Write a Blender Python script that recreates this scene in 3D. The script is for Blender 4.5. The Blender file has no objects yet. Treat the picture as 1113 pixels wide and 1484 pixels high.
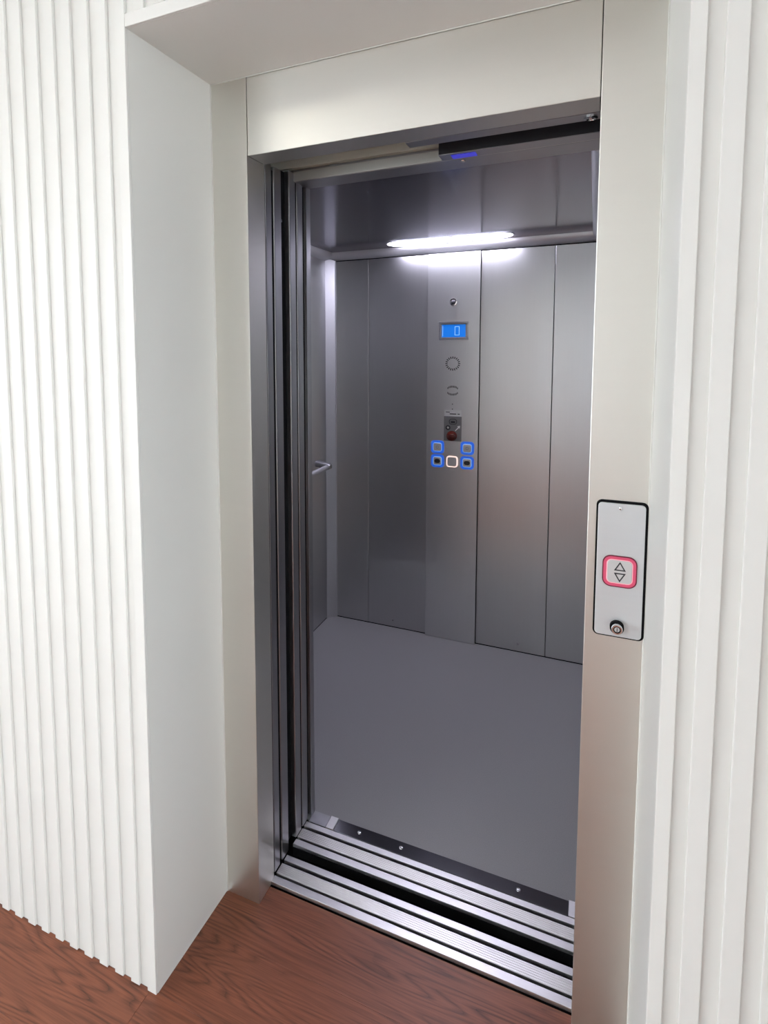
import bpy, bmesh, math, random
from mathutils import Vector, Matrix
random.seed(7)
SC = bpy.context.scene
COL = SC.collection

# ------------------------------------------------------------------ camera
cam_d = bpy.data.cameras.new('camera')
cam = bpy.data.objects.new('camera', cam_d); COL.objects.link(cam)
YAW, PITCH, ROLL = 0.4508, -0.0869, -0.0093
fw = Vector((-math.sin(YAW)*math.cos(PITCH), math.cos(YAW)*math.cos(PITCH), math.sin(PITCH)))
rt = Vector((math.cos(YAW), math.sin(YAW), 0)); upv = rt.cross(fw)
r2 = rt*math.cos(ROLL) + upv*math.sin(ROLL); u2 = -rt*math.sin(ROLL) + upv*math.cos(ROLL)
m = Matrix((r2, u2, -fw)).transposed().to_4x4(); m.translation = (0.7881, -1.3363, 1.5287)
cam.matrix_world = m
cam_d.sensor_fit = 'HORIZONTAL'; cam_d.sensor_width = 36
cam_d.lens = 880.034/1113*36
cam_d.shift_x = (556.5-435.8145)/1113
cam_d.shift_y = (579.7226-742)/1113
cam_d.clip_start = 0.02
SC.camera = cam

# ------------------------------------------------------------------ world, exposure, light through added windows
wd = bpy.data.worlds.new('overcast_sky'); SC.world = wd; wd.use_nodes = True
bg = wd.node_tree.nodes['Background']
bg.inputs[0].default_value = (0.885, 0.97, 1.05, 1); bg.inputs[1].default_value = 10.0
SC.view_settings.view_transform = 'Standard'; SC.view_settings.look = 'None'
SC.view_settings.exposure = -0.05; SC.view_settings.gamma = 1.0; SC.view_settings.use_curve_mapping = False
SC.cycles.use_denoising = True
SC.cycles.max_bounces = 12; SC.cycles.diffuse_bounces = 6; SC.cycles.glossy_bounces = 6
SC.cycles.sample_clamp_indirect = 8.0

HX0, HX1, HY0, HZ = -3.0, 2.6, -4.5, 2.7          # the hall in front of the lift
WIN1 = (-4.2, -1.6, 0.08, 2.45)                   # window added for daylight in the left wall: y0 y1 z0 z1
WIN2 = (-2.8, -1.3, 0.08, 2.45)                   # window added for daylight in the back wall: x0 x1 z0 z1
WIN3 = (-4.3, -1.5, 0.08, 2.45)                   # window added for daylight in the right wall: y0 y1 z0 z1
def portal(name, loc, sx, sy, rot):
    d = bpy.data.lights.new(name, 'AREA'); d.shape = 'RECTANGLE'; d.size = sx; d.size_y = sy
    d.cycles.is_portal = True
    o = bpy.data.objects.new(name, d); COL.objects.link(o); o.location = loc; o.rotation_euler = rot
portal('added_window_portal', (HX0-0.02, (WIN1[0]+WIN1[1])/2, (WIN1[2]+WIN1[3])/2), WIN1[3]-WIN1[2], WIN1[1]-WIN1[0], (0, -math.pi/2, 0))
portal('added_window_portal', ((WIN2[0]+WIN2[1])/2, HY0-0.02, (WIN2[2]+WIN2[3])/2), WIN2[1]-WIN2[0], WIN2[3]-WIN2[2], (math.pi/2, 0, 0))

portal('added_window_portal', (HX1+0.02, (WIN3[0]+WIN3[1])/2, (WIN3[2]+WIN3[3])/2), WIN3[3]-WIN3[2], WIN3[1]-WIN3[0], (0, math.pi/2, 0))

# ------------------------------------------------------------------ materials
def new_mat(name):
    m = bpy.data.materials.new(name); m.use_nodes = True
    return m, m.node_tree, m.node_tree.nodes['Principled BSDF']
def mat(name, col, rough=0.5, metal=0.0, noise=0.0, nscale=(40, 40, 40), bump=0.0, spec=0.5, rvar=0.0, coat=0.0):
    m, nt, p = new_mat(name)
    p.inputs['Base Color'].default_value = (*col, 1); p.inputs['Roughness'].default_value = rough
    p.inputs['Metallic'].default_value = metal; p.inputs['Specular IOR Level'].default_value = spec
    p.inputs['Coat Weight'].default_value = coat
    if noise or bump or rvar:
        g = nt.nodes.new('ShaderNodeNewGeometry'); mp = nt.nodes.new('ShaderNodeMapping')
        mp.inputs['Scale'].default_value = nscale
        nz = nt.nodes.new('ShaderNodeTexNoise'); nz.inputs['Scale'].default_value = 1.0; nz.inputs['Detail'].default_value = 4
        nt.links.new(g.outputs['Position'], mp.inputs['Vector']); nt.links.new(mp.outputs[0], nz.inputs['Vector'])
        if noise:
            mx = nt.nodes.new('ShaderNodeMix'); mx.data_type = 'RGBA'
            mx.inputs[6].default_value = (*[c*(1-noise) for c in col], 1); mx.inputs[7].default_value = (*[min(1, c*(1+noise)) for c in col], 1)
            nt.links.new(nz.outputs['Fac'], mx.inputs[0]); nt.links.new(mx.outputs[2], p.inputs['Base Color'])
        if rvar:
            mr = nt.nodes.new('ShaderNodeMapRange'); mr.inputs[3].default_value = rough-rvar; mr.inputs[4].default_value = rough+rvar
            nt.links.new(nz.outputs['Fac'], mr.inputs[0]); nt.links.new(mr.outputs[0], p.inputs['Roughness'])
        if bump:
            b = nt.nodes.new('ShaderNodeBump'); b.inputs['Strength'].default_value = bump; b.inputs['Distance'].default_value = 0.001
            nt.links.new(nz.outputs['Fac'], b.inputs['Height']); nt.links.new(b.outputs[0], p.inputs['Normal'])
    return m
def emit(name, col, s, base=(0.8, 0.8, 0.8)):
    m, nt, p = new_mat(name)
    p.inputs['Base Color'].default_value = (*base, 1); p.inputs['Roughness'].default_value = 0.4
    p.inputs['Emission Color'].default_value = (*col, 1); p.inputs['Emission Strength'].default_value = s
    return m
M = {}
M['white'] = mat('white_lacquer', (0.77, 0.768, 0.728), 0.42, noise=0.012, nscale=(6, 6, 6))
M['wallpaint'] = mat('white_wall_paint', (0.82, 0.82, 0.80), 0.7)
M['steel'] = mat('satin_steel', (0.765, 0.75, 0.70), 0.42, 1.0, noise=0.015, nscale=(3, 3, 60), rvar=0.02)
M['doorsteel'] = mat('door_steel', (0.40, 0.40, 0.415), 0.34, 1.0, noise=0.02, nscale=(60, 60, 3))
M['carsteel'] = mat('car_wall_steel', (0.56, 0.56, 0.57), 0.30, 1.0, noise=0.02, nscale=(150, 150, 4))
M['copsteel'] = mat('control_panel_steel', (0.66, 0.66, 0.67), 0.32, 1.0, noise=0.02, nscale=(150, 150, 4))
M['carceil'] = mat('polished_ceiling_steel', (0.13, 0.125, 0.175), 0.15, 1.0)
M['mould'] = mat('cove_aluminium', (0.74, 0.74, 0.76), 0.5, 1.0)
M['post'] = mat('corner_post_aluminium', (0.62, 0.62, 0.64), 0.52, 1.0)
M['vinyl'] = mat('grey_vinyl', (0.30, 0.296, 0.302), 0.42, noise=0.12, nscale=(300, 300, 300), bump=0.05)
M['alu'] = mat('sill_aluminium', (0.80, 0.79, 0.78), 0.38, 1.0, noise=0.08, nscale=(12, 300, 10), bump=0.2)
M['black'] = mat('black_rubber', (0.006, 0.006, 0.007), 0.8, spec=0.15)
M['shaft'] = mat('dark_shaft', (0.02, 0.02, 0.022), 0.9)
M['blackbox'] = mat('black_plastic', (0.02, 0.02, 0.024), 0.35)
M['beige'] = mat('beige_enamel', (0.52, 0.50, 0.42), 0.5)
M['grey_track'] = mat('grey_track_aluminium', (0.62, 0.62, 0.58), 0.4, 0.6)
M['strip'] = mat('dark_polished_strip', (0.22, 0.22, 0.24), 0.14, 1.0)
M['chrome'] = mat('chrome', (0.82, 0.82, 0.83), 0.12, 1.0)
M['plate'] = mat('call_plate_steel', (0.68, 0.70, 0.715), 0.42, 0.5, noise=0.02, nscale=(8, 8, 200))
M['cap'] = mat('button_cap', (0.66, 0.66, 0.66), 0.35, 0.3)
M['inkdark'] = mat('dark_print', (0.03, 0.03, 0.035), 0.5)
M['redplastic'] = mat('dark_red_plastic', (0.10, 0.012, 0.008), 0.22)
M['label'] = mat('white_label', (0.72, 0.73, 0.72), 0.5)
M['greyplate'] = mat('grey_plate', (0.22, 0.22, 0.225), 0.45, 0.4)
M['whiteprint'] = mat('white_print', (0.9, 0.9, 0.9), 0.4)
M['lamp'] = emit('lamp_lens', (0.83, 0.81, 1.0), 40.0)
M['addedlamp'] = emit('added_lamp_diffuser', (1.0, 0.95, 0.80), 9.5)  # glow of the invented hall lamp, out of view
M['redglow'] = emit('red_lit_ring', (1.0, 0.10, 0.20), 0.30, (0.42, 0.06, 0.12))
M['pinkglow'] = emit('pink_lit_edge', (1.0, 0.35, 0.45), 0.42, (0.6, 0.4, 0.42))
M['reddark'] = mat('red_ring_edge', (0.16, 0.008, 0.03), 0.35)
M['blueglow'] = emit('blue_lit_ring', (0.015, 0.13, 0.80), 0.62, (0.03, 0.10, 0.35))
M['blueedge'] = emit('pale_blue_lit_edge', (0.16, 0.42, 1.0), 0.85, (0.2, 0.35, 0.7))
M['orangeglow'] = emit('warm_white_lit_ring', (1.0, 0.72, 0.62), 1.1, (0.9, 0.8, 0.75))
M['bluescreen'] = emit('blue_screen', (0.0, 0.19, 0.80), 0.75, (0.0, 0.05, 0.2))
M['digit'] = emit('screen_digit', (0.22, 0.50, 0.95), 0.85, (0.2, 0.3, 0.4))
M['bluereflect'] = emit('blue_led_reflection', (0.06, 0.06, 1.0), 0.42, (0.03, 0.03, 0.3))  # glow colour stands in for a blue LED reflection
M['ground'] = mat('pale_paving', (0.75, 0.75, 0.73), 0.9)
M['frame_dark'] = mat('window_frame_paint', (0.75, 0.75, 0.74), 0.4)
def glass():
    m, nt, p = new_mat('window_glass'); nt.nodes.remove(p)
    out = nt.nodes['Material Output']; tr = nt.nodes.new('ShaderNodeBsdfTransparent'); gl = nt.nodes.new('ShaderNodeBsdfGlossy')
    gl.inputs['Roughness'].default_value = 0.02; fr = nt.nodes.new('ShaderNodeFresnel'); mx = nt.nodes.new('ShaderNodeMixShader')
    nt.links.new(fr.outputs[0], mx.inputs[0]); nt.links.new(tr.outputs[0], mx.inputs[1]); nt.links.new(gl.outputs[0], mx.inputs[2])
    nt.links.new(mx.outputs[0], out.inputs[0]); return m
M['glass'] = glass()
def wood():
    m, nt, p = new_mat('red_brown_wood'); N, L = nt.nodes, nt.links
    g = N.new('ShaderNodeNewGeometry'); oi = N.new('ShaderNodeObjectInfo')
    off = N.new('ShaderNodeVectorMath'); off.operation = 'MULTIPLY_ADD'; off.inputs[1].default_value = (7.3, 3.1, 1.7)
    cmb = N.new('ShaderNodeCombineXYZ')
    for i in range(3): L.new(oi.outputs['Random'], cmb.inputs[i])
    L.new(cmb.outputs[0], off.inputs[0]); L.new(g.outputs['Position'], off.inputs[2])
    mp = N.new('ShaderNodeMapping'); mp.inputs['Scale'].default_value = (0.42, 3.6, 1.0); L.new(off.outputs[0], mp.inputs['Vector'])
    n1 = N.new('ShaderNodeTexNoise'); n1.inputs['Scale'].default_value = 1.9; n1.inputs['Detail'].default_value = 2.0; n1.inputs['Roughness'].default_value = 0.45
    L.new(mp.outputs[0], n1.inputs['Vector'])
    ring = N.new('ShaderNodeMath'); ring.operation = 'MULTIPLY'; ring.inputs[1].default_value = 34.0; L.new(n1.outputs['Fac'], ring.inputs[0])
    pp = N.new('ShaderNodeMath'); pp.operation = 'FRACT'; L.new(ring.outputs[0], pp.inputs[0])
    cr = N.new('ShaderNodeValToRGB'); e = cr.color_ramp.elements
    e[0].position = 0.0; e[0].color = (0, 0, 0, 1); e[1].position = 1.0; e[1].color = (0.35, 0.35, 0.35, 1)
    a = cr.color_ramp.elements.new(0.28); a.color = (0.85, 0.85, 0.85, 1); b_ = cr.color_ramp.elements.new(0.6); b_.color = (1, 1, 1, 1)
    L.new(pp.outputs[0], cr.inputs[0])
    mp2 = N.new('ShaderNodeMapping'); mp2.inputs['Scale'].default_value = (9, 260, 1); L.new(off.outputs[0], mp2.inputs['Vector'])
    n2 = N.new('ShaderNodeTexNoise'); n2.inputs['Scale'].default_value = 1.0; n2.inputs['Detail'].default_value = 3; L.new(mp2.outputs[0], n2.inputs['Vector'])
    n3 = N.new('ShaderNodeTexNoise'); n3.inputs['Scale'].default_value = 5.0; n3.inputs['Detail'].default_value = 3; L.new(mp.outputs[0], n3.inputs['Vector'])
    # ring lines fade in and out over the board
    f1 = N.new('ShaderNodeMapRange'); f1.inputs[1].default_value = 0.38; f1.inputs[2].default_value = 0.68; f1.inputs[3].default_value = 0.05; f1.inputs[4].default_value = 0.70
    L.new(n3.outputs['Fac'], f1.inputs[0])
    mixr = N.new('ShaderNodeMix'); mixr.data_type = 'FLOAT'; mixr.inputs[2].default_value = 0.72
    L.new(f1.outputs[0], mixr.inputs[0]); L.new(cr.outputs[0], mixr.inputs[3])
    addp = N.new('ShaderNodeMath'); addp.operation = 'MULTIPLY_ADD'; addp.inputs[1].default_value = 0.9; addp.inputs[2].default_value = -0.45
    L.new(n2.outputs['Fac'], addp.inputs[0])
    tot = N.new('ShaderNodeMath'); tot.operation = 'ADD'; tot.use_clamp = True; L.new(mixr.outputs[0], tot.inputs[0]); L.new(addp.outputs[0], tot.inputs[1])
    c2 = N.new('ShaderNodeValToRGB'); q = c2.color_ramp.elements
    q[0].position = 0.05; q[0].color = (0.040, 0.011, 0.006, 1); q[1].position = 0.95; q[1].color = (0.285, 0.092, 0.046, 1)
    L.new(tot.outputs[0], c2.inputs[0]); L.new(c2.outputs[0], p.inputs['Base Color'])
    p.inputs['Roughness'].default_value = 0.42; p.inputs['Specular IOR Level'].default_value = 0.5
    p.inputs['Coat Weight'].default_value = 0.0
    b = N.new('ShaderNodeBump'); b.inputs['Strength'].default_value = 0.25; b.inputs['Distance'].default_value = 0.0012
    L.new(tot.outputs[0], b.inputs['Height']); L.new(b.outputs[0], p.inputs['Normal'])
    return m
M['wood'] = wood()

# ------------------------------------------------------------------ helpers
def B(x0, x1, y0, y1, z0, z1, bev=0.0, bm=None, seg=2):
    """an axis-aligned box in world metres, added to a bmesh"""
    t = bmesh.new(); bmesh.ops.create_cube(t, size=1.0)
    bmesh.ops.scale(t, vec=(x1-x0, y1-y0, z1-z0), verts=t.verts)
    bmesh.ops.translate(t, vec=((x0+x1)/2, (y0+y1)/2, (z0+z1)/2), verts=t.verts)
    if bev: bmesh.ops.bevel(t, geom=list(t.edges), offset=bev, segments=seg, profile=0.5, affect='EDGES')
    if bm is None: return t
    me = bpy.data.meshes.new('tmp'); t.to_mesh(me); bm.from_mesh(me); bpy.data.meshes.remove(me); t.free()
    return bm
def rr_pts(cx, cz, w, h, r, n=6):
    pts = []
    for sx, sz, a0 in ((1, 1, 0), (-1, 1, 90), (-1, -1, 180), (1, -1, 270)):
        for i in range(n+1):
            a = math.radians(a0 + 90*i/n)
            pts.append((cx + sx*(w/2-r) + r*math.cos(a), cz + sz*(h/2-r) + r*math.sin(a)))
    return pts
def loft(loops, cap0=True, cap1=True, bm=None):
    """loops of (x,y,z) lists, same count, skinned into a closed solid"""
    bm = bm or bmesh.new(); R = [[bm.verts.new(p) for p in lp] for lp in loops]; n = len(R[0])
    for a, b in zip(R, R[1:]):
        for i in range(n): bm.faces.new((a[i], a[(i+1) % n], b[(i+1) % n], b[i]))
    if cap0: bm.faces.new(R[0][::-1])
    if cap1: bm.faces.new(R[-1])
    bmesh.ops.recalc_face_normals(bm, faces=bm.faces); return bm
def plate(cx, cz, w, h, r, y0, y1, bev=0.0, n=6):
    """rounded plate facing -y: back at y1, front at y0, softened front edge"""
    f = lambda d, y: [(x, y, z) for x, z in rr_pts(cx, cz, w-2*d, h-2*d, max(r-d, 1e-4), n)]
    lp = [f(0, y1), f(0, y0+bev)]
    if bev: lp += [f(bev*0.3, y0+bev*0.3), f(bev, y0)]
    return loft(lp)
def ring(cx, cz, w, h, r, wi, hi, ri, y0, y1, n=6):
    """rounded-rectangle ring facing -y"""
    o = lambda y: [(x, y, z) for x, z in rr_pts(cx, cz, w, h, r, n)]
    i = lambda y: [(x, y, z) for x, z in rr_pts(cx, cz, wi, hi, ri, n)]
    bm = loft([o(y1), o(y0), i(y0), i(y1), o(y1)], False, False)
    bmesh.ops.remove_doubles(bm, verts=bm.verts, dist=1e-6); bmesh.ops.recalc_face_normals(bm, faces=bm.faces); return bm
def lathe(prof, cx, cz, n=24, axis='y', o3=0.0):
    """prof: list of (radius, position along the axis)"""
    lp = []
    for r, t in prof:
        r = max(r, 1e-5)
        c = [(math.cos(2*math.pi*i/n)*r, math.sin(2*math.pi*i/n)*r) for i in range(n)]
        if axis == 'y': lp.append([(cx+a, t, cz+b) for a, b in c])
        else: lp.append([(cx+a, cz+b, t) for a, b in c])
    return loft(lp)
def place(o, parent):
    o.parent = parent; return o
ALLM = {}
def obj(name, bm, m, parent=None, smooth=False, label=None):
    """one mesh object; its origin is the middle of its box"""
    me = bpy.data.meshes.new(name)
    vs = [v.co for v in bm.verts]
    c = Vector([(min(v[i] for v in vs)+max(v[i] for v in vs))/2 for i in range(3)])
    bmesh.ops.translate(bm, vec=-c, verts=bm.verts); bm.to_mesh(me); bm.free()
    me.materials.append(M[m])
    if smooth:
        for p in me.polygons: p.use_smooth = True
        try: me.set_sharp_from_angle(angle=math.radians(40))
        except Exception: pass
    o = bpy.data.objects.new(name, me); COL.objects.link(o)
    o['world'] = list(c)
    pw = Vector(parent['world']) if parent else Vector((0, 0, 0))
    if parent: o.parent = parent
    o.location = c - pw
    if label: o['label'] = label
    return o
def dup(o, c, parent, name=None):
    """a copy of one object at the world point c, sharing its mesh"""
    d = o.copy(); COL.objects.link(d); d.parent = parent
    d['world'] = list(c); d.location = Vector(c) - (Vector(parent['world']) if parent else Vector((0, 0, 0)))
    return d
def thing(name, label, cat, loc, group=None):
    o = bpy.data.objects.new(name, None); COL.objects.link(o); o.location = loc; o['world'] = list(loc)
    o.empty_display_size = 0.05; o['label'] = label; o['category'] = cat; o['kind'] = 'thing'
    if group: o['group'] = group
    return o
def struct(name, bm, m, label):
    o = obj(name, bm, m); o['kind'] = 'structure'; o['label'] = label; return o

W, A_, B_, D_ = 0.7842, 0.1033, 0.1083, 0.3109
H, T = 2.0, 2.188
XR = W + B_
YS = -D_; YB = YS + 0.0075                      # slat fronts and the wall board behind them

# ------------------------------------------------------------------ hall shell
wf = bmesh.new()
B(HX0, -A_, YB, 0.0, 0, HZ, bm=wf); B(XR, HX1, YB, 0.0, 0, HZ, bm=wf); B(-A_, XR, YB, 0.0, T, HZ, bm=wf)
wall_front = struct('wall_front', wf, 'white', 'white slatted wall around the recess of the lift door')
PIT, SW = 0.0505, 0.0262
full = None; short = None
def slat(x0, x1, z0, z1): return B(x0, x1, YS, YB, z0, z1, 0.0009, seg=1)
edges = []
k = 0
while True:                                     # left of the opening, the first one is the corner slat
    xr = -A_ - PIT*k
    if xr < HX0+0.1: break
    edges.append((xr-SW/2, 'full')); k += 1
for k in range(int((HX1-0.1-0.962)/PIT)+1): edges.append((0.962+PIT*k-SW/2, 'full'))
k = 1
while -A_ + PIT*k < XR+0.02: edges.append((-A_ + PIT*k - SW/2, 'short')); k += 1
for xc, kind in edges:
    if kind == 'full':
        if full is None: full = obj('slat', slat(xc-SW/2, xc+SW/2, 0.0015, HZ), 'white', wall_front)
        else: dup(full, (xc, (YS+YB)/2, (0.0015+HZ)/2), wall_front)
    else:
        if short is None: short = obj('slat', slat(xc-SW/2, xc+SW/2, T+0.026, HZ), 'white', wall_front)
        else: dup(short, (xc, (YS+YB)/2, (T+0.026+HZ)/2), wall_front)
obj('corner_slat', slat(XR, 0.9135, 0.0015, HZ), 'white', wall_front)
obj('head_band', B(-A_+0.0005, XR-0.0005, YS, YB, T, T+0.026, 0.0009, seg=1), 'white', wall_front)

bd = 0.0028
obj('sealant_bead', B(-A_, -A_+bd, -bd, 0.0, 0.0, T-bd, 0.0008, seg=1), 'white', wall_front)
obj('sealant_bead', B(XR-bd, XR, -bd, 0.0, 0.0, T-bd, 0.0008, seg=1), 'white', wall_front)
obj('sealant_bead', B(-A_, XR, -bd, 0.0, T-bd, T, 0.0008, seg=1), 'white', wall_front)

flr = bmesh.new(); B(HX0, HX1, HY0, YB, -0.08, -0.013, bm=flr); B(-A_, XR, YB, 0.064, -0.08, -0.013, bm=flr)
floor = struct('floor', flr, 'black', 'red-brown wooden plank floor of the hall')
rows = [(0.063, -0.1205, -A_, XR), (-0.1205, YB, -A_, XR)]
y = YB
while y > HY0+0.05: rows.append((y, max(y-0.19, HY0), HX0, HX1)); y -= 0.19
PL = 1.28; cache = {}
for i, (y1, y0, xa, xb) in enumerate(rows):
    x = xa - (0 if i < 2 else [0.965, 0.31, 0.62, 1.1, 0.2, 0.8][(i-2) % 6] if i > 2 else 0.965)
    if i == 2: x = -0.124 - 3*PL
    if i == 0: x = -0.30
    if i == 1: x = -0.35
    while x < xb:
        s, e_ = max(x, xa), min(x+PL, xb)
        if e_-s > 0.004:
            key = (round(e_-s, 4), round(y1-y0, 4))
            c = ((s+e_)/2, (y0+y1)/2, -0.0065)
            if key in cache: dup(cache[key], c, floor)
            else: cache[key] = obj('plank', B(s+0.0002, e_-0.0002, y0+0.0002, y1-0.0002, -0.013, 0.0, 0.0004, seg=1), 'wood', floor)
        x += PL

struct('ceiling', B(HX0, HX1, HY0, 0.0, HZ, HZ+0.1), 'wallpaint', 'plain white ceiling of the hall')
wl = bmesh.new()
y0, y1, z0, z1 = WIN1
for b in ((HY0-0.2, y0, 0, HZ), (y1, 0.0, 0, HZ), (y0, y1, 0, z0), (y0, y1, z1, HZ)): B(HX0-0.2, HX0, b[0], b[1], b[2], b[3], bm=wl)
struct('wall_left', wl, 'wallpaint', 'white hall wall with the added tall window, left of the lift')
wb = bmesh.new()
x0, x1, z0, z1 = WIN2
for b in ((HX0, x0, 0, HZ), (x1, HX1, 0, HZ), (x0, x1, 0, z0), (x0, x1, z1, HZ)): B(b[0], b[1], HY0-0.2, HY0, b[2], b[3], bm=wb)
struct('wall_back', wb, 'wallpaint', 'white hall wall with the added wide window, facing the lift')
wr = bmesh.new()
y0, y1, z0, z1 = WIN3
for b in ((HY0-0.2, y0, 0, HZ), (y1, 0.0, 0, HZ), (y0, y1, 0, z0), (y0, y1, z1, HZ)): B(HX1, HX1+0.2, b[0], b[1], b[2], b[3], bm=wr)
struct('wall_right', wr, 'wallpaint', 'white hall wall with the added narrow window, right of the lift')
struct('ground', B(-14, 12, -16, HY0-0.2, -0.3, -0.1), 'ground', 'pale paving outside the added hall windows')
struct('ground', B(-14, HX0-0.2, HY0-0.2, 6, -0.3, -0.1), 'ground', 'pale paving outside the added left window')
struct('ground', B(HX1+0.2, 12, HY0-0.2, 6, -0.3, -0.1), 'ground', 'pale paving outside the added right window')
def window(name, axis, a0, a1, z0, z1, pos, nm, label):  # invented windows out of view, placed for the daylight they let in
    fb = bmesh.new(); w = 0.05
    def bar(p0, p1, q0, q1):
        if axis == 'y': B(pos-0.1, pos-0.04, p0, p1, q0, q1, bm=fb)
        else: B(p0, p1, pos-0.1, pos-0.04, q0, q1, bm=fb)
    bar(a0, a1, z0, z0+w); bar(a0, a1, z1-w, z1); step = (a1-a0)/nm
    for i in range(nm+1):
        c = a0+step*i; bar(max(a0, c-w/2), min(a1, c+w/2), z0+w, z1-w)
    o = struct(name, fb, 'frame_dark', label)
    for i in range(nm):
        p0, p1 = a0+step*i+w/2, a0+step*(i+1)-w/2
        g = B(pos-0.075, pos-0.069, p0, p1, z0+w, z1-w) if axis == 'y' else B(p0, p1, pos-0.075, pos-0.069, z0+w, z1-w)
        obj('pane', g, 'glass', o)
window('added_window_1', 'y', *WIN1, HX0, 3, 'tall window with white frame added in the left hall wall for its daylight')
window('added_window_3', 'y', *WIN3, HX1+0.14, 2, 'narrow window with white frame added in the right hall wall for its daylight')
window('added_window_2', 'x', *WIN2, HY0, 4, 'wide window with white frame added facing the lift for its daylight')
sh = bmesh.new()
B(-1.2, -1.15, 0.0, 2.1, -0.6, 2.9, bm=sh); B(1.25, 1.3, 0.0, 2.1, -0.6, 2.9, bm=sh)
B(-1.2, 1.3, 2.05, 2.1, -0.6, 2.9, bm=sh); B(-1.2, 1.3, 0.0, 2.1, 2.86, 2.9, bm=sh); B(-1.2, 1.3, 0.0, 2.1, -0.6, -0.56, bm=sh)
B(-1.2, 1.3, 0.0, 0.06, -0.6, -0.09, bm=sh)
struct('wall_shaft', sh, 'shaft', 'dark shaft walls behind the lift door')

# ------------------------------------------------------------------ unseen hall lamp, added for warm light from above
hl = thing('added_hall_lamp', 'round flat white lamp added on the hall ceiling for its light', 'added lamp', (-0.95, -1.75, HZ))
obj('rim', lathe([(0.31, HZ), (0.31, HZ-0.05), (0.295, HZ-0.055), (0.29, HZ-0.05), (0.29, HZ-0.04), (0, HZ-0.04)], -0.95, -1.75, 48, 'z'), 'frame_dark', hl, True)
obj('diffuser', lathe([(0.288, HZ-0.041), (0.286, HZ-0.05), (0.15, HZ-0.056), (0, HZ-0.058)], -0.95, -1.75, 48, 'z'), 'addedlamp', hl, True)

# ------------------------------------------------------------------ lift door frame
fr = thing('lift_surround', 'satin steel lift door frame with wide jambs and tall header panel', 'door frame', (W/2, 0.04, 0))
obj('jamb', B(-A_+0.0006, 0.0, 0.0, 0.087, 0.0, T-0.0015, 0.0012), 'steel', fr)
obj('jamb', B(W, XR-0.0006, 0.0, 0.087, 0.0, T-0.0015, 0.0016), 'steel', fr)
obj('header', B(0.0012, W-0.0012, 0.0004, 0.083, H, T-0.0015, 0.002), 'steel', fr)
obj('joint', B(0.0, 0.0012, 0.003, 0.08, H+0.001, T-0.002), 'black', fr)
obj('joint', B(W-0.0012, W, 0.003, 0.08, H+0.001, T-0.002), 'black', fr)

# ------------------------------------------------------------------ landing door and car door, slid open to the left
ld = thing('landing_door_set', 'open two-panel steel landing door stacked behind the left jamb', 'lift door', (-0.3, 0.138, 0.012))
for y0, y1, zt in ((0.094, 0.127, 2.014), (0.141, 0.183, 2.012)):
    p = obj('door_panel', B(-0.80, -0.001, y0, y1, 0.014, zt, 0.003), 'doorsteel', ld)
obj('gap_shade_seal', B(-0.70, -0.003, 0.0885, 0.0935, 0.02, 2.0), 'black', ld)
obj('gap_shade_seal', B(-0.70, -0.004, 0.1275, 0.1405, 0.02, 2.0), 'black', ld)
hp = obj('hanger_plate', B(0.375, 0.98, 0.088, 0.129, 2.0005, 2.006, 0.0006), 'doorsteel', ld)
obj('bolt', lathe([(0.0135, 2.0), (0.0135, 1.9985), (0.0115, 1.9968), (0.0085, 1.9962), (0.0075, 1.9985), (0.0055, 1.9985), (0.004, 1.9958), (0, 1.9955)], 0.766, 0.111, 20, 'z'), 'chrome', ld, True, 'small chrome bolt')
cd = thing('car_door_set', 'open two-panel steel car door stacked at the left edge of the car', 'lift door', (-0.3, 0.275, 0.012))
for y0, y1 in ((0.233, 0.271), (0.281, 0.319)):
    obj('door_panel', B(-0.80, -0.001, y0, y1, 0.014, 2.025, 0.003), 'doorsteel', cd)
obj('gap_shade_seal', B(-0.70, -0.0035, 0.2715, 0.2805, 0.02, 2.02), 'black', cd)
obj('gap_shade_seal', B(-0.06, -0.016, 0.1840, 0.2322, 0.02, 2.02), 'black', cd)  # black strip added so the open gap between the doors stays dark
obj('gap_shade_seal', B(-0.06, -0.005, 0.3200, 0.3335, 0.02, 2.01), 'black', cd)  # black strip put in as shade in the gap beside the front post
obj('screw', B(-0.0160, -0.0135, 0.203, 0.211, 1.878, 1.886, 0.001), 'chrome', cd)

# ------------------------------------------------------------------ sills
def sill(name, label, y0, y1, x0, x1):
    s = thing(name, label, 'door sill', ((x0+x1)/2, (y0+y1)/2, -0.03))
    d = y1-y0; zt = 0.0105
    f = [0, .225, .315, .69, .80, 1.0]
    obj('base', B(x0, x1, y0+0.002, y1-0.002, -0.03, 0.0, 0), 'black', s)
    obj('lip', B(x0, x1, y0, y0+d*f[1], 0.0, zt, 0.0008), 'alu', s)
    obj('lip', B(x0, x1, y0+d*f[4], y1, 0.0, zt, 0.0008), 'alu', s)
    t = obj('tread', B(x0, x1, y0+d*f[2], y0+d*f[3], 0.0, zt-0.001, 0.0006), 'alu', s)
    n = 6; w = d*(f[3]-f[2])/n
    r0 = None
    for i in range(n):
        yc = y0+d*f[2]+w*(i+0.5)
        if r0 is None: r0 = obj('rib', B(x0, x1, yc-w*0.36, yc+w*0.36, zt-0.001, zt, 0.0003, seg=1), 'alu', t)
        else: dup(r0, ((x0+x1)/2, yc, zt-0.0005), t)
    return s
sill('landing_sill', 'grooved aluminium door sill next to the wooden floor', 0.0682, 0.1691, 0.0, W)
sill('car_sill', 'grooved aluminium door sill at the edge of the car floor', 0.2131, 0.3111, -0.002, W+0.002)

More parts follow.
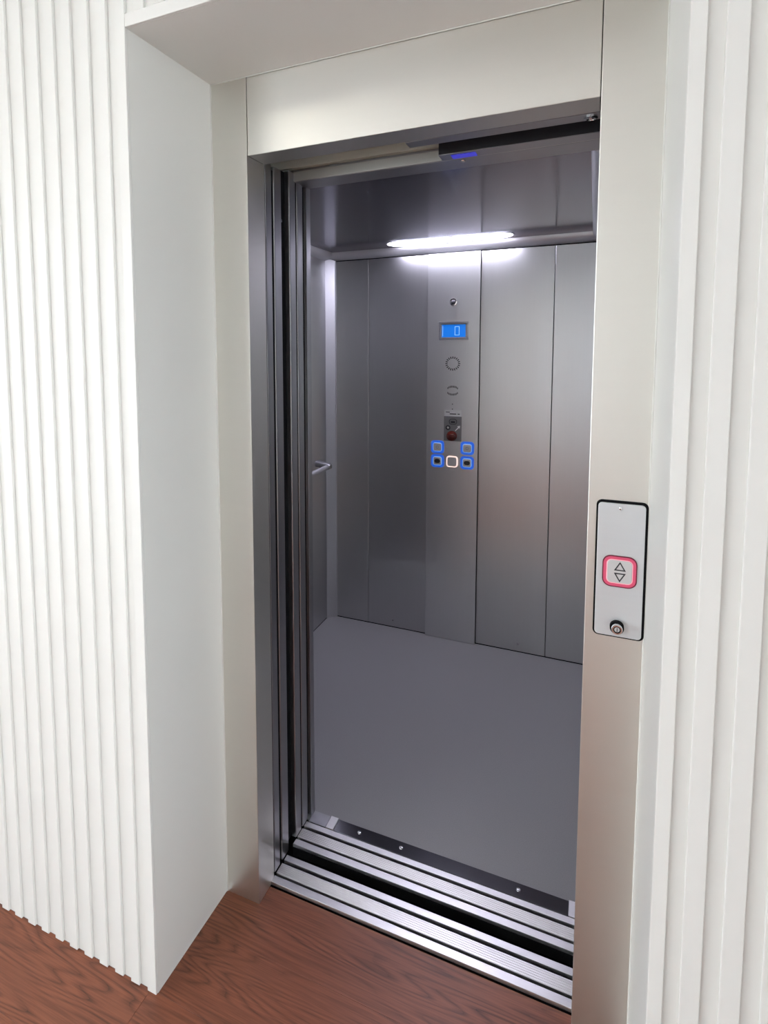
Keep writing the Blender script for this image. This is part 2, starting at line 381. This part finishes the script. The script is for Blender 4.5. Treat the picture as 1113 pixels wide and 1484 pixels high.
# ------------------------------------------------------------------ lift car
CX0, CX1, CY1, CZ = -0.525, 0.80, 1.735, 2.029
car = thing('lift_car', 'grey steel lift car interior behind the open doors', 'lift car', (0.14, 1.0, 0))
obj('car_floor', B(CX0, CX1, 0.362, CY1, -0.03, 0.010), 'vinyl', car, label='grey vinyl car floor')
# back wall: four flat panels, the control column stands between the second and the third
for x0, x1 in ((-0.482, -0.2962), (-0.2948, 0.0225), (0.2805, 0.6106), (0.612, CX1)):
    obj('wall_panel', B(x0, x1, CY1, CY1+0.02, 0.014, 1.990, 0.002), 'carsteel', car)
obj('wall_backing', B(CX0, CX1, CY1+0.021, CY1+0.03, 0.0, 2.03), 'black', car)
for y0, y1 in ((0.362, 0.80), (0.8014, 1.24), (1.2414, 1.692)):
    obj('wall_panel', B(CX0-0.02, CX0, y0, y1, 0.014, 1.990, 0.002), 'carsteel', car)
for y0, y1 in ((0.362, 0.80), (0.8014, 1.24), (1.2414, 1.735)):
    obj('wall_panel', B(CX1, CX1+0.02, y0, y1, 0.014, 1.990, 0.002), 'carsteel', car)
obj('front_panel', B(CX0, -0.004, 0.336, 0.360, 0.012, 2.0, 0.001), 'carsteel', car)
obj('front_panel', B(W+0.004, CX1+0.02, 0.32, 0.360, 0.012, 2.0, 0.001), 'carsteel', car)
obj('front_post', B(-0.004, 0.004, 0.334, 0.362, 0.012, 2.0, 0.001), 'doorsteel', car)
# slanted corner post between the left wall and the back wall
obj('corner_post', loft([[(CX0, 1.692, z), (-0.482, CY1, z), (-0.482, CY1+0.02, z), (CX0-0.02, CY1+0.02, z), (CX0-0.02, 1.692, z)] for z in (0.010, 1.995)]), 'post', car)
obj('corner_bead', B(-0.4845, -0.4800, CY1-0.004, CY1-0.0002, 0.012, 1.988, 0.0008), 'mould', car)
# cove moulding around the top
def cove(p0, p1, inw):
    """profile swept from p0 to p1; inw = inward direction"""
    prof = [(0.0, 1.988)] + [(0.036*math.sin(a), 2.0285-0.0385*math.cos(a)) for a in [math.radians(10+10*i) for i in range(9)]] + [(0.0, 2.0285)]
    return loft([[(p[0]+inw[0]*d, p[1]+inw[1]*d, z) for d, z in prof] for p in (p0, p1)])
obj('cove_moulding', cove((CX0, CY1), (CX1, CY1), (0, -1)), 'mould', car, True)
obj('cove_moulding', cove((CX0, 0.362), (CX0, CY1-0.036), (1, 0)), 'mould', car, True)
obj('cove_moulding', cove((CX1, 0.362), (CX1, CY1-0.036), (-1, 0)), 'mould', car, True)
obj('shadow_gap', B(CX0, CX1, CY1-0.001, CY1, 1.9835, 1.988), 'black', car)
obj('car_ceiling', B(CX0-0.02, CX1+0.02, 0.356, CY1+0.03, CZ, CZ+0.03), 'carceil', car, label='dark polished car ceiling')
# door header of the car
hd = obj('car_header', B(CX0, CX1+0.02, 0.270, 0.355, 2.0, 2.22, 0.0012), 'doorsteel', car)
obj('track_cover', B(CX0, CX1, 0.2600, 0.2695, 2.0, 2.026, 0.0012), 'grey_track', car)
obj('track_board', B(CX0, CX1, 0.248, 0.2690, 2.0335, 2.20, 0.001), 'beige', car, label='beige board above the door track')
s0 = obj('screw', lathe([(0.007, 2.0), (0.006, 1.9975), (0.003, 1.9965), (0, 1.9965)], 0.47, 0.288, 16, 'z'), 'chrome', car, True)
# dark polished strip and end plates behind the car sill
obj('threshold_strip', B(0.09, W, 0.3125, 0.361, 0.0, 0.0115, 0.0006), 'strip', car, label='dark polished threshold strip')
obj('end_plate', B(0.004, 0.062, 0.3125, 0.361, 0.0, 0.0122, 0.0006), 'doorsteel', car)
obj('end_plate', B(0.063, 0.0885, 0.3125, 0.3635, 0.0, 0.013, 0.0006), 'alu', car)
obj('end_plate', B(0.768, 0.784, 0.3125, 0.3635, 0.0, 0.013, 0.0006), 'alu', car)
fs = obj('floor_screw', lathe([(0.0062, 0.0115), (0.0055, 0.0135), (0.003, 0.0145), (0, 0.0145)], 0.168, 0.338, 16, 'z'), 'chrome', car, True)
for x in (0.302, 0.639): dup(fs, (x, 0.338, fs['world'][2]), car)
ws = obj('wall_screw', lathe([(0.006, CY1), (0.005, CY1-0.003), (0, CY1-0.0035)], -0.156, 0.05, 14), 'chrome', car, True)
dup(ws, (0.486, ws['world'][1], 0.052), car)

# ------------------------------------------------------------------ ceiling light of the car
cl = thing('ceiling_light', 'long rounded white strip light in the lift car ceiling', 'ceiling light', (0.145, 1.60, 2.029))
def oblong(cx, cy, w, d, n=10):
    return [(x, z) for x, z in rr_pts(cx, cy, w, d, d/2-1e-4, n)]
def flat(w, d, z): return [(x, y_, z) for x, y_ in oblong(0.145, 1.603, w, d)]
obj('housing', loft([flat(0.60, 0.145, 2.0288), flat(0.60, 0.145, 2.0278), flat(0.588, 0.132, 2.0272)]), 'mould', cl)
obj('lens', loft([flat(0.585, 0.128, 2.0271), flat(0.578, 0.121, 2.0256), flat(0.545, 0.090, 2.0250)]), 'lamp', cl, True, 'glowing white lens')

# ------------------------------------------------------------------ handrail on the left car wall
hr = thing('handrail', 'short grey metal handrail on the left car wall', 'handrail', (-0.49, 1.3, 0.90))
bar = [[(-0.460+math.cos(a)*0.013, yv, 0.899+math.sin(a)*0.013) for a in [2*math.pi*i/16 for i in range(16)]] for yv in (0.62, 1.545)]
obj('bar', loft(bar), 'post', hr, True)
def bracket(yc, sgn):
    lp = []
    for x, hy, hz, dz in ((CX0, 0.030, 0.016, 0.010), (CX0+0.012, 0.028, 0.015, 0.009), (-0.488, 0.025, 0.0145, 0.003), (-0.458, 0.023, 0.0155, -0.001), (-0.447, 0.016, 0.011, -0.002)):
        lp.append([(x, yc+sgn*(hy*0.1)+px, 0.901+dz+pz) for px, pz in rr_pts(0, 0, 2*hy, 2*hz, min(hy, hz)*0.7, 4)])
    return loft(lp)
obj('bracket', bracket(1.572, 1), 'doorsteel', hr, True)
obj('bracket', bracket(0.60, -1), 'doorsteel', hr, True)

# ------------------------------------------------------------------ door operator box above the opening
do = thing('door_operator', 'black door operator box hanging above the right half of the opening', 'operator box', (0.66, 0.243, 2.0))
hs = obj('housing', B(0.424, 0.99, 0.212, 0.2470, 2.0, 2.075, 0.0015), 'blackbox', do)
obj('bottom_cover', B(0.424, 0.99, 0.2115, 0.2585, 1.9980, 2.0, 0.0006), 'doorsteel', do)
obj('led_reflection', B(0.452, 0.512, 0.222, 0.254, 1.9972, 1.9981, 0.0003), 'bluereflect', do, label='blue LED reflection on the cover')  # glowing patch put where a blue LED reflects in the cover
for x in (0.436, 0.462): obj('clip', B(x, x+0.018, 0.197, 0.2118, 2.036, 2.056, 0.001), 'blackbox', do)

# ------------------------------------------------------------------ control column in the car
YC = CY1-0.015
cp = thing('control_panel', 'full-height steel control column with blue display and lit buttons', 'control panel', (0.152, YC, 0.012))
obj('faceplate', B(0.0235, 0.2795, YC, CY1+0.019, 0.011, 1.984, 0.0016), 'copsteel', cp)
obj('edge_gap', B(0.2797, 0.2803, YC+0.004, CY1+0.015, 0.014, 1.984), 'black', cp)
def on(u): return u
# camera dome
cv = obj('camera_dome', lathe([(0.019, YC), (0.018, YC-0.003), (0.0125, YC-0.004), (0.0125, YC-0.001), (0.0, YC-0.001)], 0.1515, 1.743), 'chrome', cp, True)
obj('lens', lathe([(0.012, YC-0.0012), (0.0105, YC-0.005), (0.006, YC-0.008), (0, YC-0.0088)], 0.1515, 1.743), 'inkdark', cv, True)
# display
dx, dz = 0.1555, 1.602
ds = obj('display', ring(dx, dz, 0.146, 0.090, 0.003, 0.128, 0.071, 0.002, YC-0.006, YC, 3), 'chrome', cp)
obj('inner_bezel', ring(dx-0.001, dz, 0.130, 0.073, 0.003, 0.117, 0.062, 0.002, YC-0.0048, YC-0.0002, 3), 'greyplate', ds)
obj('screen', plate(dx-0.001, dz, 0.1175, 0.0625, 0.002, YC-0.0025, YC-0.0002), 'bluescreen', ds)
ox, w_, h_, t_ = dx+0.016, 0.023, 0.044, 0.0026
dg = bmesh.new()
for a in ((ox-w_/2, ox+w_/2, dz+h_/2-t_, dz+h_/2), (ox-w_/2, ox+w_/2, dz-h_/2, dz-h_/2+t_), (ox-w_/2, ox-w_/2+t_, dz-h_/2+t_, dz+h_/2-t_), (ox+w_/2-t_, ox+w_/2, dz-h_/2+t_, dz+h_/2-t_)):
    B(a[0], a[1], YC-0.0032, YC-0.0024, a[2], a[3], bm=dg)
obj('digit', dg, 'digit', ds, label='glowing digit zero')
obj('screen_edge', B(dx-0.0555, dx-0.0535, YC-0.0032, YC-0.0024, dz-0.026, dz+0.026), 'digit', ds)
# speaker slots
sg = obj('speaker_grille', plate(0.152, 1.440, 0.050, 0.050, 0.0249, YC-0.0006, YC), 'copsteel', cp)
def slot(cx, cz, ang, ln, wd_):
    b = B(-wd_/2, wd_/2, -0.0006, 0.0006, -ln/2, ln/2)
    bmesh.ops.rotate(b, verts=b.verts, cent=(0, 0, 0), matrix=Matrix.Rotation(ang, 3, 'Y'))
    bmesh.ops.translate(b, verts=b.verts, vec=(cx, YC-0.0004, cz)); return b
for i in range(20):
    a = 2*math.pi*i/20
    obj('slot', slot(0.152+0.0315*math.sin(a), 1.440+0.030*math.cos(a), a, 0.0105, 0.0046), 'inkdark', sg)
s2 = obj('microphone_grille', plate(0.153, 1.305, 0.040, 0.026, 0.012, YC-0.0006, YC), 'copsteel', cp)
for i in range(9):
    x = -0.024+0.006*i; zz = 0.007+0.013*math.sqrt(max(0, 1-(x/0.026)**2))
    for s in (1, -1): obj('slot', slot(0.153+x, 1.305+s*zz, 0, 0.0095, 0.0034), 'inkdark', s2)
for zz in (1.237, 1.212): obj('pin_hole', lathe([(0.0028, YC), (0.0026, YC-0.001), (0, YC-0.001)], 0.153, zz, 12), 'inkdark', cp)
# emergency plate with its printed label
lb = obj('printed_label', plate(0.155, 1.192, 0.083, 0.030, 0.001, YC-0.001, YC, 0, 2), 'label', cp)
obj('print_line', B(0.121, 0.140, YC-0.0014, YC-0.0010, 1.195, 1.1985), 'inkdark', lb)
obj('print_line', B(0.140, 0.172, YC-0.0014, YC-0.0010, 1.1855, 1.190), 'inkdark', lb)
obj('print_line', B(0.179, 0.190, YC-0.0014, YC-0.0010, 1.1855, 1.190), 'inkdark', lb)
ep = obj('emergency_plate', plate(0.1555, 1.113, 0.088, 0.125, 0.002, YC-0.0015, YC, 0.0005, 2), 'greyplate', cp)
kx, kz = 0.157, 1.153
obj('emblem_ring', ring(kx, kz-0.004, 0.040, 0.030, 0.0145, 0.034, 0.024, 0.0115, YC-0.0030, YC-0.0014), 'inkdark', ep)
obj('emblem', plate(kx, kz-0.006, 0.022, 0.010, 0.004, YC-0.0030, YC-0.0014), 'inkdark', ep)
obj('key_switch', ring(0.1325, 1.118, 0.024, 0.024, 0.0118, 0.012, 0.012, 0.0058, YC-0.005, YC-0.0014), 'inkdark', ep)
obj('key_core', plate(0.1335, 1.119, 0.0115, 0.0115, 0.0055, YC-0.004, YC-0.0014), 'cap', ep)
ab = bmesh.new()
pa = [(-0.011, -0.014), (0.0045, 0.0035), (0.0, 0.008), (0.014, 0.012), (0.0125, -0.003), (0.0085, 0.0005), (-0.0085, -0.016)]
loft([[(0.178+x, yv, 1.118+z) for x, z in pa] for yv in (YC-0.0028, YC-0.0014)], bm=ab)
obj('arrow', ab, 'whiteprint', ep, label='white printed arrow')
obj('alarm_knob', lathe([(0.0255, YC-0.0014), (0.0255, YC-0.006), (0.019, YC-0.010), (0.019, YC-0.018), (0.0225, YC-0.020), (0.0215, YC-0.026), (0.013, YC-0.030), (0, YC-0.031)], 0.152, 1.077), 'redplastic', ep, True, 'dark red mushroom knob')
# push buttons
def button(cx, cz, ringm, edgem, mark):
    b = obj('button', plate(cx, cz, 0.040, 0.040, 0.009, YC-0.007, YC, 0.0015, 5), 'cap', cp)
    obj('lit_ring', ring(cx, cz, 0.0665, 0.066, 0.016, 0.0395, 0.0395, 0.009, YC-0.0030, YC+0.0005, 5), ringm, b)
    obj('lit_edge', ring(cx, cz, 0.0455, 0.0455, 0.0115, 0.0405, 0.0405, 0.0095, YC-0.0036, YC-0.0028, 5), edgem, b)
    if mark: obj('symbol', plate(cx, cz, 0.029, 0.021, 0.0100, YC-0.0076, YC-0.0068, 0, 5), 'inkdark', b)
    else: obj('symbol', ring(cx, cz, 0.012, 0.014, 0.004, 0.009, 0.011, 0.003, YC-0.0074, YC-0.0068, 4), 'greyplate', b)
button(0.0805, 1.0165, 'blueglow', 'blueedge', False)
button(0.229, 1.0185, 'blueglow', 'blueedge', False)
button(0.081, 0.945, 'blueglow', 'blueedge', True)
button(0.229, 0.945, 'blueglow', 'blueedge', True)
b = obj('button', plate(0.1545, 0.946, 0.0465, 0.0465, 0.0108, YC-0.006, YC, 0.0015, 5), 'cap', cp)
obj('lit_ring', ring(0.1545, 0.946, 0.056, 0.056, 0.014, 0.0465, 0.0465, 0.0108, YC-0.0045, YC+0.0005, 5), 'orangeglow', b)
obj('braille', B(0.148, 0.166, YC-0.001, YC, 0.902, 0.905), 'label', cp)

# ------------------------------------------------------------------ call panel on the right jamb
kp = thing('call_panel', 'narrow silver call panel with red lit arrow button on the right jamb', 'call panel', (0.845, 0, 0.942))
cx, cz = 0.8450, 1.0795
gk = obj('gasket', plate(cx+0.0008, cz+0.0008, 0.0915, 0.2795, 0.0105, -0.0030, 0.0, 0.0005), 'black', kp, label='black rubber surround')
obj('faceplate', plate(cx, cz, 0.0835, 0.2715, 0.0075, -0.0062, -0.0030, 0.0010), 'plate', kp)
bx, bz = 0.8447, 1.0785
cb = obj('call_button', plate(bx, bz, 0.0435, 0.0455, 0.0075, -0.0100, -0.0062, 0.0012), 'cap', kp)
obj('lit_ring', ring(bx, bz, 0.0575, 0.0600, 0.0140, 0.0470, 0.0490, 0.0095, -0.0085, -0.0060), 'redglow', cb, label='red glowing ring')
obj('inner_edge', ring(bx, bz, 0.0469, 0.0489, 0.0094, 0.0437, 0.0457, 0.0076, -0.0087, -0.0060), 'pinkglow', cb)
obj('ring_edge', ring(bx, bz, 0.0612, 0.0637, 0.0155, 0.0574, 0.0599, 0.0139, -0.0088, -0.0060), 'reddark', cb)
def tri(cx, cz, s, sgn):
    """outlined triangle"""
    o = [(-0.0105*s, -0.0088*s), (0.0105*s, -0.0088*s), (0, 0.0095*s)]
    i = [(-0.0068*s, -0.0066*s), (0.0068*s, -0.0066*s), (0, 0.0055*s)]
    P = lambda pts, yv: [(cx+x, yv, cz+sgn*z) for x, z in pts]
    bm = loft([P(o, -0.0099), P(o, -0.0106), P(i, -0.0106), P(i, -0.0099), P(o, -0.0099)], False, False)
    bmesh.ops.remove_doubles(bm, verts=bm.verts, dist=1e-6); bmesh.ops.recalc_face_normals(bm, faces=bm.faces); return bm
obj('arrow', tri(bx+0.0005, bz+0.0112, 1.0, 1), 'inkdark', cb, label='outlined up arrow')
obj('arrow', tri(bx+0.0005, bz-0.0112, 1.0, -1), 'inkdark', cb, label='outlined down arrow')
ks = obj('key_switch', lathe([(0.0115, -0.0060), (0.0115, -0.0085), (0.0100, -0.0095), (0.0100, -0.0240), (0.0092, -0.0250), (0.0068, -0.0250), (0.0066, -0.0235), (0, -0.0235)], 0.8435, 0.9655), 'chrome', kp, True, 'round chrome key switch')
obj('lock_core', lathe([(0.0050, -0.0234), (0.0046, -0.0244), (0, -0.0246)], 0.8435, 0.9655), 'cap', ks, True)
obj('lock_well', lathe([(0.0066, -0.0238), (0.0066, -0.0241), (0.0050, -0.0241), (0.0050, -0.0238)], 0.8435, 0.9655), 'black', ks)
obj('keyway', B(0.8428, 0.8442, -0.0252, -0.0244, 0.9617, 0.9693), 'inkdark', ks)
obj('lock_collar', lathe([(0.0128, -0.0062), (0.0128, -0.0160), (0.0102, -0.0165), (0.0102, -0.0062)], 0.8435, 0.9655), 'black', ks)
sc1 = obj('screw', lathe([(0.0036, -0.0062), (0.0033, -0.0076), (0.0018, -0.0084), (0, -0.0085)], 0.8430, 1.2060, 14), 'chrome', kp, True)
dup(sc1, (0.8440, sc1['world'][1], 0.9515), kp)
